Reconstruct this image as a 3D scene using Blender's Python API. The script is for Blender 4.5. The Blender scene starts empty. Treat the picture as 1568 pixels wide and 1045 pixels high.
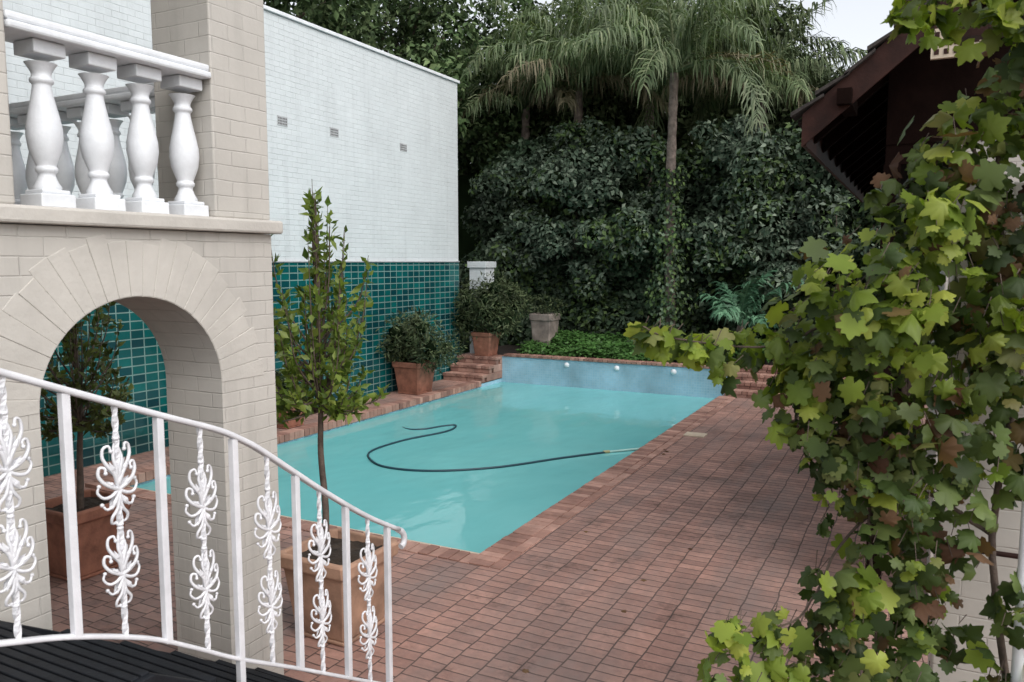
import bpy, math, random
import numpy as np
from mathutils import Vector, Matrix
random.seed(11)
rng = np.random.default_rng(7)
scn = bpy.context.scene
COL = scn.collection

# ------------------------------------------------------------ node helpers
def new_mat(name):
    m = bpy.data.materials.new(name); m.use_nodes = True
    nt = m.node_tree; nt.nodes.clear()
    out = nt.nodes.new('ShaderNodeOutputMaterial')
    b = nt.nodes.new('ShaderNodeBsdfPrincipled')
    nt.links.new(b.outputs[0], out.inputs[0])
    return m, nt, b, out
def setin(nt, sock, v):
    if isinstance(v, bpy.types.NodeSocket): nt.links.new(v, sock)
    else: sock.default_value = v
def c4(c): return (c[0], c[1], c[2], 1.0)
def math_n(nt, op, a, b=0.0):
    n = nt.nodes.new('ShaderNodeMath'); n.operation = op
    setin(nt, n.inputs[0], a); setin(nt, n.inputs[1], b); return n.outputs[0]
def mixc(nt, fac, a, b, mode='MIX'):
    n = nt.nodes.new('ShaderNodeMix'); n.data_type = 'RGBA'; n.blend_type = mode
    setin(nt, n.inputs[0], fac)
    setin(nt, n.inputs[6], a if isinstance(a, bpy.types.NodeSocket) else c4(a))
    setin(nt, n.inputs[7], b if isinstance(b, bpy.types.NodeSocket) else c4(b))
    return n.outputs[2]
def noise_n(nt, vec, scale, detail=4, rough=0.55):
    n = nt.nodes.new('ShaderNodeTexNoise')
    n.inputs['Scale'].default_value = scale; n.inputs['Detail'].default_value = detail
    n.inputs['Roughness'].default_value = rough
    if vec is not None: nt.links.new(vec, n.inputs['Vector'])
    return n.outputs['Fac']
def ramp_n(nt, fac, stops):
    n = nt.nodes.new('ShaderNodeValToRGB'); nt.links.new(fac, n.inputs[0])
    e = n.color_ramp.elements
    while len(e) < len(stops): e.new(0.5)
    for i, (p, c) in enumerate(stops):
        e[i].position = p; e[i].color = c4(c) if len(c) == 3 else c
    return n.outputs[0]
def maprange(nt, v, a, b, c, d):
    n = nt.nodes.new('ShaderNodeMapRange')
    setin(nt, n.inputs[0], v)
    for i, x in enumerate((a, b, c, d)): n.inputs[i+1].default_value = x
    return n.outputs[0]
def bump_n(nt, h, dist, strength=1.0, normal=None):
    n = nt.nodes.new('ShaderNodeBump'); n.inputs['Distance'].default_value = dist
    n.inputs['Strength'].default_value = strength
    nt.links.new(h, n.inputs['Height'])
    if normal is not None: nt.links.new(normal, n.inputs['Normal'])
    return n.outputs[0]
def pos_n(nt): return nt.nodes.new('ShaderNodeNewGeometry').outputs['Position']
def boxuv(nt, swap=False):
    g = nt.nodes.new('ShaderNodeNewGeometry')
    p = nt.nodes.new('ShaderNodeSeparateXYZ'); nt.links.new(g.outputs['Position'], p.inputs[0])
    q = nt.nodes.new('ShaderNodeSeparateXYZ'); nt.links.new(g.outputs['True Normal'], q.inputs[0])
    fx = math_n(nt, 'GREATER_THAN', math_n(nt, 'ABSOLUTE', q.outputs[0]), 0.6)
    fz = math_n(nt, 'GREATER_THAN', math_n(nt, 'ABSOLUTE', q.outputs[2]), 0.6)
    def mx(f, a, b):
        n = nt.nodes.new('ShaderNodeMix'); n.data_type = 'FLOAT'
        nt.links.new(f, n.inputs[0]); nt.links.new(a, n.inputs[2]); nt.links.new(b, n.inputs[3]); return n.outputs[0]
    u = mx(fx, p.outputs[0], p.outputs[1]); v = mx(fz, p.outputs[2], p.outputs[1])
    c = nt.nodes.new('ShaderNodeCombineXYZ')
    nt.links.new(v if swap else u, c.inputs[0]); nt.links.new(u if swap else v, c.inputs[1])
    return c.outputs[0]
def brick_n(nt, vec, w, h, mortar, c1, c2, cm, offset=0.5, smooth=0.1, bias=0.0):
    n = nt.nodes.new('ShaderNodeTexBrick'); nt.links.new(vec, n.inputs['Vector'])
    n.offset = offset
    n.inputs['Scale'].default_value = 1.0
    n.inputs['Brick Width'].default_value = w; n.inputs['Row Height'].default_value = h
    n.inputs['Mortar Size'].default_value = mortar; n.inputs['Mortar Smooth'].default_value = smooth
    n.inputs['Bias'].default_value = bias
    n.inputs['Color1'].default_value = c4(c1); n.inputs['Color2'].default_value = c4(c2)
    n.inputs['Mortar'].default_value = c4(cm)
    return n.outputs['Color'], n.outputs['Fac']

def painted_brick(name, col, dirt=0.12, bw=0.23, rh=0.088, mk=.90, bd=.003):
    m, nt, b, o = new_mat(name)
    p = pos_n(nt)
    uv = boxuv(nt)
    nz = nt.nodes.new('ShaderNodeTexNoise'); nz.inputs['Scale'].default_value = 6; nt.links.new(p, nz.inputs['Vector'])
    vm = nt.nodes.new('ShaderNodeVectorMath'); vm.operation = 'SCALE'; nt.links.new(nz.outputs['Color'], vm.inputs[0]); vm.inputs['Scale'].default_value = 0.010
    va = nt.nodes.new('ShaderNodeVectorMath'); va.operation = 'ADD'; nt.links.new(uv, va.inputs[0]); nt.links.new(vm.outputs[0], va.inputs[1])
    d = tuple(c*0.96 for c in col)
    dm = tuple(c*mk for c in col)
    bc, bf = brick_n(nt, va.outputs[0], bw, rh, 0.005, col, d, dm, smooth=0.8)
    st = maprange(nt, noise_n(nt, p, 1.3, 6, 0.65), 0.3, 0.75, 1.0, 1.0-dirt*1.6)
    colr = mixc(nt, 1.0, bc, st, 'MULTIPLY')
    mp = nt.nodes.new('ShaderNodeMapping'); nt.links.new(p, mp.inputs[0]); mp.inputs['Scale'].default_value = (5, 5, .35)
    sk = maprange(nt, noise_n(nt, mp.outputs[0], 1.2, 5, 0.6), 0.50, 0.75, 1.0, 1.0-dirt*1.3)
    colr = mixc(nt, 1.0, colr, sk, 'MULTIPLY')
    nt.links.new(colr, b.inputs['Base Color'])
    b.inputs['Roughness'].default_value = 0.6
    fade = maprange(nt, noise_n(nt, p, 3.0, 3), 0.35, 0.6, 0.35, 1.0)
    h = math_n(nt, 'SUBTRACT', math_n(nt, 'MULTIPLY', noise_n(nt, p, 30, 4), 0.5), math_n(nt, 'MULTIPLY', bf, fade))
    nt.links.new(bump_n(nt, h, bd, 0.9), b.inputs['Normal'])
    return m
def plain(name, col, rough=0.5, nscale=8, var=0.15, bump=0.0015, bscale=60, spec=0.5, metallic=0):
    m, nt, b, o = new_mat(name)
    p = pos_n(nt)
    f = maprange(nt, noise_n(nt, p, nscale, 6, 0.6), 0.3, 0.7, 1-var, 1+var*0.4)
    nt.links.new(mixc(nt, 1.0, col, f, 'MULTIPLY'), b.inputs['Base Color'])
    b.inputs['Roughness'].default_value = rough; b.inputs['Metallic'].default_value = metallic
    b.inputs['Specular IOR Level'].default_value = spec
    if bump: nt.links.new(bump_n(nt, noise_n(nt, p, bscale, 3), bump), b.inputs['Normal'])
    return m
def leaf_mat(name, stops, transl=0.25, rough=0.45, clump=1.2, spec=0.3, amp=0.55):
    m, nt, b, o = new_mat(name)
    g = nt.nodes.new('ShaderNodeNewGeometry')
    col = ramp_n(nt, g.outputs['Random Per Island'], stops)
    f = maprange(nt, noise_n(nt, g.outputs['Position'], clump, 2), 0.3, 0.7, 1-amp, 1+amp*0.8)
    col = mixc(nt, 1.0, col, f, 'MULTIPLY')
    nt.links.new(col, b.inputs['Base Color'])
    b.inputs['Roughness'].default_value = rough; b.inputs['Specular IOR Level'].default_value = spec
    if transl > 0:
        t = nt.nodes.new('ShaderNodeBsdfTranslucent'); nt.links.new(mixc(nt, 1.0, col, (1.3, 1.5, 0.6), 'MULTIPLY'), t.inputs[0])
        mx = nt.nodes.new('ShaderNodeMixShader'); mx.inputs[0].default_value = transl
        nt.links.new(b.outputs[0], mx.inputs[1]); nt.links.new(t.outputs[0], mx.inputs[2]); nt.links.new(mx.outputs[0], o.inputs[0])
    return m

# ------------------------------------------------------------ mesh helpers
class MB:
    def __init__(s): s.V = []; s.F = []; s.M = []; s.S = []
    def add(s, vs, fs, m=0, smooth=False):
        o = len(s.V); s.V += [tuple(v) for v in vs]
        for f in fs: s.F.append(tuple(i+o for i in f)); s.M.append(m); s.S.append(smooth)
    def box(s, x0, x1, y0, y1, z0, z1, m=0):
        s.add([(x0,y0,z0),(x1,y0,z0),(x1,y1,z0),(x0,y1,z0),(x0,y0,z1),(x1,y0,z1),(x1,y1,z1),(x0,y1,z1)],
              [(0,3,2,1),(4,5,6,7),(0,1,5,4),(1,2,6,5),(2,3,7,6),(3,0,4,7)], m)
    def sweep(s, pts, radii, n=8, m=0, smooth=True, flat=1.0):
        pts = [Vector(p) for p in pts]; k = len(pts); vs = []
        ref = Vector((0, 0, 1))
        a = None
        for i, p in enumerate(pts):
            t = (pts[min(i+1, k-1)] - pts[max(i-1, 0)]).normalized()
            if a is None:
                a = t.cross(ref)
                if a.length < 0.1: a = t.cross(Vector((1, 0, 0)))
            a = (a - t*a.dot(t)).normalized(); b = t.cross(a)
            r = radii[i] if hasattr(radii, '__len__') else radii
            for j in range(n):
                th = 2*math.pi*j/n + (math.pi/4 if n == 4 else 0)
                vs.append(p + a*(r*math.cos(th)) + b*(r*flat*math.sin(th)))
        fs = []
        for i in range(k-1):
            for j in range(n):
                j2 = (j+1) % n
                fs.append((i*n+j, i*n+j2, (i+1)*n+j2, (i+1)*n+j))
        s.add(vs, fs, m, smooth)
        s.add(vs[:n], [tuple(reversed(range(n)))], m); s.add(vs[-n:], [tuple(range(n))], m)
    def lathe(s, cx, cy, prof, n=24, m=0):
        vs = []; fs = []
        for r, z in prof:
            for j in range(n):
                th = 2*math.pi*j/n; vs.append((cx+r*math.cos(th), cy+r*math.sin(th), z))
        for i in range(len(prof)-1):
            for j in range(n):
                j2 = (j+1) % n; fs.append((i*n+j, i*n+j2, (i+1)*n+j2, (i+1)*n+j))
        s.add(vs, fs, m, True)
        s.add(vs[:n], [tuple(reversed(range(n)))], m); s.add(vs[-n:], [tuple(range(n))], m)
    def frustum(s, cx, cy, z0, z1, a0, a1, m=0, cr=0.0, inner=None):
        def ring(h, z):
            c = cr*h
            return [(cx-h+c,cy-h,z),(cx+h-c,cy-h,z),(cx+h,cy-h+c,z),(cx+h,cy+h-c,z),(cx+h-c,cy+h,z),(cx-h+c,cy+h,z),(cx-h,cy+h-c,z),(cx-h,cy-h+c,z)]
        vs = ring(a0, z0)+ring(a1, z1)
        fs = [tuple(reversed(range(8)))]
        for j in range(8): fs.append((j, (j+1) % 8, 8+(j+1) % 8, 8+j))
        fs.append(tuple(range(8, 16)))
        s.add(vs, fs, m)
    def ico(s, c, r, m=0, amp=0.15, sub=2):
        import bmesh
        bm = bmesh.new(); bmesh.ops.create_icosphere(bm, subdivisions=sub, radius=1)
        vs = []
        for v in bm.verts:
            k = 1 + amp*(random.random()*2-1)
            vs.append((c[0]+v.co.x*r[0]*k, c[1]+v.co.y*r[1]*k, c[2]+v.co.z*r[2]*k))
        fs = [tuple(x.index for x in f.verts) for f in bm.faces]
        bm.free(); s.add(vs, fs, m, True)
    def obj(s, name, mats, parent=None, bevel=0, seg=2):
        me = bpy.data.meshes.new(name); me.from_pydata(s.V, [], s.F)
        for m in mats: me.materials.append(m)
        me.polygons.foreach_set('material_index', s.M); me.polygons.foreach_set('use_smooth', s.S)
        me.update()
        o = bpy.data.objects.new(name, me); COL.objects.link(o)
        if parent: o.parent = parent
        if bevel:
            bv = o.modifiers.new('Bevel', 'BEVEL'); bv.width = bevel; bv.segments = seg; bv.limit_method = 'ANGLE'; bv.angle_limit = math.radians(50)
            bv.harden_normals = False
        return o
def empty(name, loc=(0, 0, 0)):
    e = bpy.data.objects.new(name, None); COL.objects.link(e); e.empty_display_size = 0.2
    return e

LEAF = (np.array([(0,0,0),(-.27,.42,.07),(0,1,-.08),(.27,.42,.07)], float), [(0,1,2),(0,2,3)])
BROAD = (np.array([(0,0,0),(-.36,.42,.09),(0,1,-.10),(.36,.42,.09)], float), [(0,1,2),(0,2,3)])
LANCE = (np.array([(0,0,0),(-.13,.4,.04),(0,1,-.12),(.13,.4,.04)], float), [(0,1,2),(0,2,3)])
_g = [(0.0,.16),(.14,-.06),(.36,.0),(.50,.20),(.40,.33),(.62,.44),(.56,.62),(.36,.62),(.36,.80),(.18,.80),(0.10,.95)]
_out = _g + [(0,1.05)] + [(-x, y) for x, y in reversed(_g[1:])]
GRAPE = (np.array([(0,.36,.07)] + [(x, y, -.05-0.30*(x*x+(y-.4)**2)+.05*math.sin(9*x+5*y)) for x, y in _out], float),
         [(0, i+1, (i+1) % len(_out)+1) for i in range(len(_out))])
def norm(a): return a/np.maximum(np.linalg.norm(a, axis=1, keepdims=True), 1e-6)
def leaves(name, P, N, size, tpl, mats, parent=None, wn=0.5, down=0.5, up=0.3, midx=None, D=None, curl=0.0):
    P = np.asarray(P, float); N = np.asarray(N, float); n = len(P)
    T, fs = tpl; k = len(T)
    nn = norm(N*wn + rng.normal(size=(n, 3))*(1-wn)*0.8 + np.array([0, 0, up]))
    d = rng.normal(size=(n, 3)) if D is None else D + rng.normal(size=(n, 3))*0.45
    d = d + np.array([0, 0, -down*1.5])
    d = norm(d - nn*np.sum(d*nn, axis=1, keepdims=True))
    s = np.cross(d, nn)
    size = np.broadcast_to(size, (n,)) if np.ndim(size) else np.full(n, size)
    sz = size[:, None, None]
    zs = np.ones((n, 1, 1)) if not curl else (1+rng.normal(size=(n, 1, 1))*curl)
    xs = rng.uniform(.8, 1.12, size=(n, 1, 1))
    V = P[:, None, :] + sz*(xs*T[None, :, 0:1]*s[:, None, :] + T[None, :, 1:2]*d[:, None, :] + zs*T[None, :, 2:3]*nn[:, None, :])
    V = V.reshape(-1, 3)
    fa = np.array(fs); nf = len(fa); L = fa.shape[1]
    idx = (fa[None] + (np.arange(n)*k)[:, None, None]).reshape(-1)
    me = bpy.data.meshes.new(name)
    me.vertices.add(len(V)); me.vertices.foreach_set('co', V.astype(np.float32).ravel())
    me.loops.add(len(idx)); me.loops.foreach_set('vertex_index', idx.astype(np.int32))
    me.polygons.add(n*nf)
    me.polygons.foreach_set('loop_start', (np.arange(n*nf)*L).astype(np.int32))
    for m in (mats if isinstance(mats, (list, tuple)) else [mats]): me.materials.append(m)
    if midx is not None: me.polygons.foreach_set('material_index', np.repeat(midx, nf).astype(np.int32))
    me.update(calc_edges=True)
    o = bpy.data.objects.new(name, me); COL.objects.link(o)
    if parent: o.parent = parent
    return o
def shell(centers, radii, dens, lo=0.72, hi=1.08, front=None, cull=.5):
    Ps = []; Ns = []
    for c, r in zip(centers, radii):
        r = np.array(r, float); A = 4*math.pi*(np.prod(r)**(2/3)); n = max(6, int(A*dens))
        d = norm(rng.normal(size=(n, 3)))
        if front is not None: d = d[(d @ np.array(front)) > -0.15]
        f = lo + (hi-lo)*rng.random(len(d))**0.6
        Ps.append(np.array(c)+d*r*f[:, None]); Ns.append(norm(d/r))
    P = np.concatenate(Ps); N = np.concatenate(Ns)
    keep = np.ones(len(P), bool)
    for c, r in zip(centers, radii):
        q = (P-np.array(c))/np.array(r); keep &= (np.sum(q*q, axis=1) > cull)
    return P[keep], N[keep]

# ------------------------------------------------------------ materials
M_house = painted_brick('painted_brick_cream', (0.56, 0.53, 0.485), 0.13)
M_wall = painted_brick('painted_brick_white', (0.66, 0.70, 0.715), 0.07, 0.24, 0.09, mk=.90, bd=.006)
M_trim = plain('trim_paint_cream', (0.545, 0.515, 0.47), 0.6, 3, 0.14, 0.003, 30)
M_white = plain('white_paint', (0.76, 0.78, 0.81), 0.42, 7, 0.14, 0.0015, 60)
M_iron = plain('white_enamel_iron', (0.74, 0.74, 0.77), 0.35, 9, 0.16, 0.001, 180)
M_black = plain('black_deck_timber', (0.012, 0.014, 0.018), 0.6, 12, 0.4, 0.002, 60, spec=.25)
M_terra = plain('terracotta', (0.33, 0.14, 0.09), 0.8, 6, 0.5, 0.003, 40)
M_terra2 = plain('terracotta_pale', (0.42, 0.25, 0.17), 0.85, 4, 0.5, 0.003, 40)
M_stone = plain('cast_stone', (0.30, 0.25, 0.22), 0.85, 5, 0.5, 0.004, 30)
M_soil = plain('soil', (0.035, 0.024, 0.016), 0.95, 10, 0.5, 0.02, 25)
M_bark = plain('bark', (0.13, 0.095, 0.075), 0.9, 14, 0.5, 0.006, 50)
M_palmbark = plain('palm_bark', (0.21, 0.165, 0.14), 0.9, 9, 0.6, 0.03, 12)
M_brown = plain('brown_stained_timber', (0.040, 0.015, 0.011), 0.6, 6, 0.5, 0.002, 50, spec=.2)
M_dark = plain('dark_timber', (0.010, 0.005, 0.004), 0.9, 6, 0.4, 0.002, 50, spec=.05)
M_rooft = plain('roof_shingle', (0.05, 0.042, 0.038), 0.9, 12, 0.5, 0.01, 25)
M_hose = plain('hose_rubber', (0.012, 0.05, 0.07), 0.4, 6, 0.1, 0)
M_hose2 = plain('hose_pale', (0.40, 0.6, 0.55), 0.4, 6, 0.1, 0)
M_grey = plain('vent_grey', (0.45, 0.46, 0.47), 0.7, 10, 0.3, 0.002)
M_holes = plain('vent_dark', (0.12, 0.12, 0.12), 0.8, 10, 0.1, 0)
M_cream = plain('cream_plastic', (0.60, 0.50, 0.38), 0.5, 10, 0.2, 0)
M_core = plain('foliage_core', (0.012, 0.020, 0.009), 1.0, 2, 0.4, 0, spec=0.0)  # near-black filler colour standing in for shade inside foliage
M_ground = plain('garden_ground', (0.07, 0.085, 0.04), 0.95, 1.5, 0.5, 0.02, 8)

def mk_paving():
    m, nt, b, o = new_mat('brick_paving')
    p = pos_n(nt); uv = boxuv(nt, swap=True)
    nz = nt.nodes.new('ShaderNodeTexNoise'); nz.inputs['Scale'].default_value = 2.5; nt.links.new(p, nz.inputs['Vector'])
    vm = nt.nodes.new('ShaderNodeVectorMath'); vm.operation = 'SCALE'; nt.links.new(nz.outputs['Color'], vm.inputs[0]); vm.inputs['Scale'].default_value = 0.045
    va = nt.nodes.new('ShaderNodeVectorMath'); va.operation = 'ADD'; nt.links.new(uv, va.inputs[0]); nt.links.new(vm.outputs[0], va.inputs[1])
    bc, bf = brick_n(nt, va.outputs[0], 0.112, 0.225, 0.006, (0.50, 0.285, 0.225), (0.33, 0.185, 0.15), (0.12, 0.08, 0.068), smooth=0.3)
    s1 = maprange(nt, noise_n(nt, p, 0.9, 6, 0.65), 0.35, 0.7, 1.12, 0.62)
    s2 = maprange(nt, noise_n(nt, p, 14, 5, 0.7), 0.3, 0.7, 0.78, 1.12)
    c = mixc(nt, 1.0, bc, s1, 'MULTIPLY'); c = mixc(nt, 1.0, c, s2, 'MULTIPLY')
    mp = nt.nodes.new('ShaderNodeMapping'); nt.links.new(p, mp.inputs[0]); mp.inputs['Scale'].default_value = (1.3, .45, 1)
    g = maprange(nt, noise_n(nt, mp.outputs[0], 0.9, 7, 0.72), 0.43, 0.68, 0.0, 0.8)
    g2 = math_n(nt, 'MULTIPLY', g, maprange(nt, bf, 0, 1, 1, .2))
    c = mixc(nt, g2, c, (0.22, 0.175, 0.16))
    dk = maprange(nt, noise_n(nt, p, 2.3, 7, 0.75), 0.55, 0.70, 1.0, 0.5)
    c = mixc(nt, 1.0, c, dk, 'MULTIPLY')
    nt.links.new(c, b.inputs['Base Color'])
    b.inputs['Roughness'].default_value = 0.62
    h = math_n(nt, 'SUBTRACT', math_n(nt, 'MULTIPLY', noise_n(nt, p, 20, 4), 0.35), bf)
    nt.links.new(bump_n(nt, h, 0.008, 0.9), b.inputs['Normal'])
    return m
M_pave = mk_paving()
def mk_redbrick():
    m, nt, b, o = new_mat('red_brick')
    g = nt.nodes.new('ShaderNodeNewGeometry'); p = g.outputs['Position']
    c = ramp_n(nt, g.outputs['Random Per Island'], [(0, (0.27, 0.14, 0.11)), (0.5, (0.39, 0.215, 0.165)), (1, (0.49, 0.29, 0.23))])
    c = mixc(nt, 1.0, c, maprange(nt, noise_n(nt, p, 3, 6, .65), 0.3, 0.7, 1.1, 0.55), 'MULTIPLY')
    nt.links.new(c, b.inputs['Base Color']); b.inputs['Roughness'].default_value = 0.75
    nt.links.new(bump_n(nt, noise_n(nt, p, 40, 4), 0.004), b.inputs['Normal'])
    return m
M_red = mk_redbrick()
def mk_tile(name, c1, c2, cm, w, h, mort, rough, offset=0.0, br=0.0):
    m, nt, b, o = new_mat(name)
    p = pos_n(nt); uv = boxuv(nt)
    bc, bf = brick_n(nt, uv, w, h, mort, c1, c2, cm, offset=offset, smooth=0.15)
    f = maprange(nt, noise_n(nt, p, 1.1, 5), 0.3, 0.7, 0.70, 1.25)
    nt.links.new(mixc(nt, 1.0, bc, f, 'MULTIPLY'), b.inputs['Base Color'])
    nt.links.new(maprange(nt, bf, 0, 1, rough, 0.8), b.inputs['Roughness'])
    h = math_n(nt, 'SUBTRACT', math_n(nt, 'MULTIPLY', noise_n(nt, p, 9, 2), 0.8), bf)
    nt.links.new(bump_n(nt, h, 0.006, 0.8), b.inputs['Normal'])
    return m
M_teal = mk_tile('teal_glazed_tile', (0.004, 0.105, 0.100), (0.004, 0.042, 0.052), (0.16, 0.26, 0.24), 0.21, 0.125, 0.009, 0.14)
M_blue = mk_tile('pale_blue_mosaic', (0.35, 0.55, 0.67), (0.30, 0.51, 0.63), (0.40, 0.56, 0.63), 0.055, 0.055, 0.003, 0.35)
def mk_water():
    m, nt, b, o = new_mat('pool_water')
    p = pos_n(nt)
    f = maprange(nt, noise_n(nt, p, 0.35, 4), 0.3, 0.7, 0.0, 1.0)
    c = mixc(nt, f, (0.14, 0.45, 0.46), (0.19, 0.51, 0.51))
    nt.links.new(c, b.inputs['Base Color'])
    b.inputs['Roughness'].default_value = 0.05; b.inputs['IOR'].default_value = 1.33
    mp = nt.nodes.new('ShaderNodeMapping'); nt.links.new(p, mp.inputs[0]); mp.inputs['Scale'].default_value = (1, 0.6, 1)
    h = math_n(nt, 'ADD', noise_n(nt, mp.outputs[0], 1.6, 2), math_n(nt, 'MULTIPLY', noise_n(nt, mp.outputs[0], 7, 2), 0.12))
    nt.links.new(bump_n(nt, h, 0.03, 0.7), b.inputs['Normal'])
    return m
M_water = mk_water()

ML_hedge = leaf_mat('hedge_leaf', [(0, (0.028, 0.052, 0.028)), (.45, (0.055, 0.088, 0.048)), (.85, (0.09, 0.13, 0.08)), (1, (0.14, 0.18, 0.12))], 0, 0.6, 0.55, spec=.18, amp=.65)
ML_hedge2 = leaf_mat('hedge_leaf_fresh', [(0, (0.05, 0.09, 0.03)), (1, (0.12, 0.18, 0.06))], 0, 0.6, 0.7, spec=.18)
ML_shrub = leaf_mat('shrub_leaf_grey', [(0, (0.050, 0.078, 0.048)), (.5, (0.095, 0.135, 0.090)), (1, (0.17, 0.21, 0.15))], 0, 0.55, 0.6, spec=.25, amp=.5)
ML_tree = leaf_mat('tree_leaf', [(0, (0.050, 0.075, 0.032)), (.5, (0.100, 0.14, 0.060)), (1, (0.18, 0.21, 0.11))], 0, 0.6, 0.6, spec=.2)
ML_dtree = leaf_mat('dark_tree_leaf', [(0, (0.032, 0.060, 0.022)), (.5, (0.066, 0.108, 0.040)), (1, (0.12, 0.165, 0.07))], 0, 0.6, 0.8, spec=.2)
ML_palm = leaf_mat('palm_frond_leaf', [(0, (0.070, 0.105, 0.045)), (.6, (0.125, 0.17, 0.082)), (1, (0.22, 0.25, 0.14))], 0.2, 0.5, 0.9, amp=0.35)
ML_palmdry = leaf_mat('palm_dry_leaf', [(0, (0.13, 0.115, 0.065)), (1, (0.22, 0.19, 0.12))], 0.15, 0.6, 0.9, amp=0.3)
ML_palmb = leaf_mat('blue_palm_leaf', [(0, (0.05, 0.13, 0.07)), (1, (0.12, 0.24, 0.14))], 0, 0.5, 0.9, amp=0.3)
ML_pot = leaf_mat('citrus_leaf', [(0, (0.06, 0.10, 0.018)), (.5, (0.13, 0.19, 0.035)), (1, (0.25, 0.30, 0.07))], 0.35, 0.4, 3, amp=0.35)
ML_bush = leaf_mat('bush_leaf', [(0, (0.03, 0.045, 0.018)), (1, (0.085, 0.11, 0.045))], 0, 0.6, 3, amp=0.4)
ML_ivy = leaf_mat('groundcover_leaf', [(0, (0.03, 0.085, 0.016)), (1, (0.075, 0.165, 0.04))], 0, 0.5, 2, amp=0.4)
ML_vine = leaf_mat('vine_leaf', [(0, (0.034, 0.058, 0.015)), (.45, (0.078, 0.118, 0.030)), (.85, (0.14, 0.185, 0.055)), (.95, (0.20, 0.20, 0.065)), (1, (0.14, 0.07, 0.035))], 0.3, 0.5, 2.5, amp=0.5)
ML_vine2 = leaf_mat('young_and_lit_vine_leaf', [(0, (0.13, 0.19, 0.028)), (.6, (0.23, 0.30, 0.045)), (1, (0.38, 0.41, 0.08))], 0.4, 0.45, 3, amp=0.3)  # young sprigs, and light painted onto the upper-left leaves
ML_dry = leaf_mat('dry_vine_leaf', [(0, (0.08, 0.035, 0.02)), (1, (0.22, 0.13, 0.07))], 0.25, 0.7, 3, amp=0.3)

# ------------------------------------------------------------ ground, paving, pool
PX0, PX1, PY0, PY1 = -8.65, -3.5, 6.17, 16.3
def ring_sheet(name, X0, X1, Y0, Y1, z, mat, hx0, hx1, hy0, hy1):
    b = MB()
    vs = [(X0,Y0,z),(X1,Y0,z),(X1,Y1,z),(X0,Y1,z),(hx0,hy0,z),(hx1,hy0,z),(hx1,hy1,z),(hx0,hy1,z)]
    b.add(vs, [(0,1,5,4),(1,2,6,5),(2,3,7,6),(3,0,4,7)])
    return b.obj(name, [mat])
ring_sheet('ground', -400, 400, -400, 400, -0.012, M_ground, PX0, PX1, PY0, PY1)
ring_sheet('brick_paving', -9.8, 7, -4, 17.3, 0.0, M_pave, PX0, PX1, PY0, PY1)

pool = empty('swimming_pool')
b = MB()
b.add([(PX0,PY0,-.1),(PX1,PY0,-.1),(PX1,PY1,-.1),(PX0,PY1,-.1)], [(0,1,2,3)])
b.obj('water', [M_water], pool)
b = MB()
b.box(PX0-.15, PX0+.0, PY0, PY1, -1.6, -.02); b.box(PX1, PX1+.15, PY0, PY1, -1.6, -.02)
b.box(PX0-.15, PX1+.15, PY0-.15, PY0, -1.6, -.02)
b.box(PX0-.15, PX1+.15, PY0-.15, PY1+.1, -1.8, -1.61)
b.box(PX0+.001, PX1, PY1, PY1+.22, -1.6, .50)
b.obj('basin', [M_blue], pool)
b = MB()
def jit(a): return (random.random()-.5)*a
def coprow(x0, x1, y0, y1, z0, z1, step, axis):
    L = (y1-y0) if axis == 'y' else (x1-x0); n = max(1, round(L/step)); s = L/n; g = 0.005
    for i in range(n):
        j = jit(.010); k = jit(.006)
        if axis == 'y': b.box(x0+j, x1+j, y0+i*s+g, y0+(i+1)*s-g, z0, z1+k)
        else: b.box(x0+i*s+g, x0+(i+1)*s-g, y0+j, y1+j, z0, z1+k)
coprow(PX1-.03, PX1+.20, PY0-.2, PY1-.3, -.07, .014, .112, 'y')
coprow(PX0-.20, PX0+.03, PY0-.2, PY1-1.0, -.07, .05, .112, 'y')
coprow(PX0, PX1, PY0-.20, PY0+.03, -.07, .014, .112, 'x')
coprow(PX0+.06, PX1+.02, PY1-.025, PY1+.21, .503, .563, .112, 'x')
coprow(PX1+.205, PX1+.31, PY0-.2, PY1-.3, -.05, .010, .225, 'y')
b.obj('coping_bricks', [M_red], pool, bevel=.006)
b = MB(); b.box(PX0+.04, PX1-.035, PY0+.036, PY0+.085, -.095, -.002); b.obj('near_edge_strip', [M_cream], pool, bevel=.004)
b = MB()
for x in (-7.0, -5.82, -4.56):
    vs = []; n = 18
    prof = [(.0, .04), (.03, .036), (.045, .025), (.058, .010), (.062, 0)]
    for r, dy in prof:
        for j in range(n):
            th = 2*math.pi*j/n; vs.append((x+r*math.cos(th), PY1-dy-.001, .39+r*math.sin(th)))
    fs = []
    for i in range(len(prof)-1):
        for j in range(n): fs.append((i*n+j, i*n+(j+1) % n, (i+1)*n+(j+1) % n, (i+1)*n+j))
    b.add(vs, fs, 0, True)
b.obj('wall_lamps', [M_white], pool)
b = MB()
b.box(-3.2, -2.88, 12.05, 12.30, .0, .022)
b.box(-3.14, -2.94, 12.10, 12.25, .022, .028)
b.obj('skimmer_lid', [M_cream], pool, bevel=.008)

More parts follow.
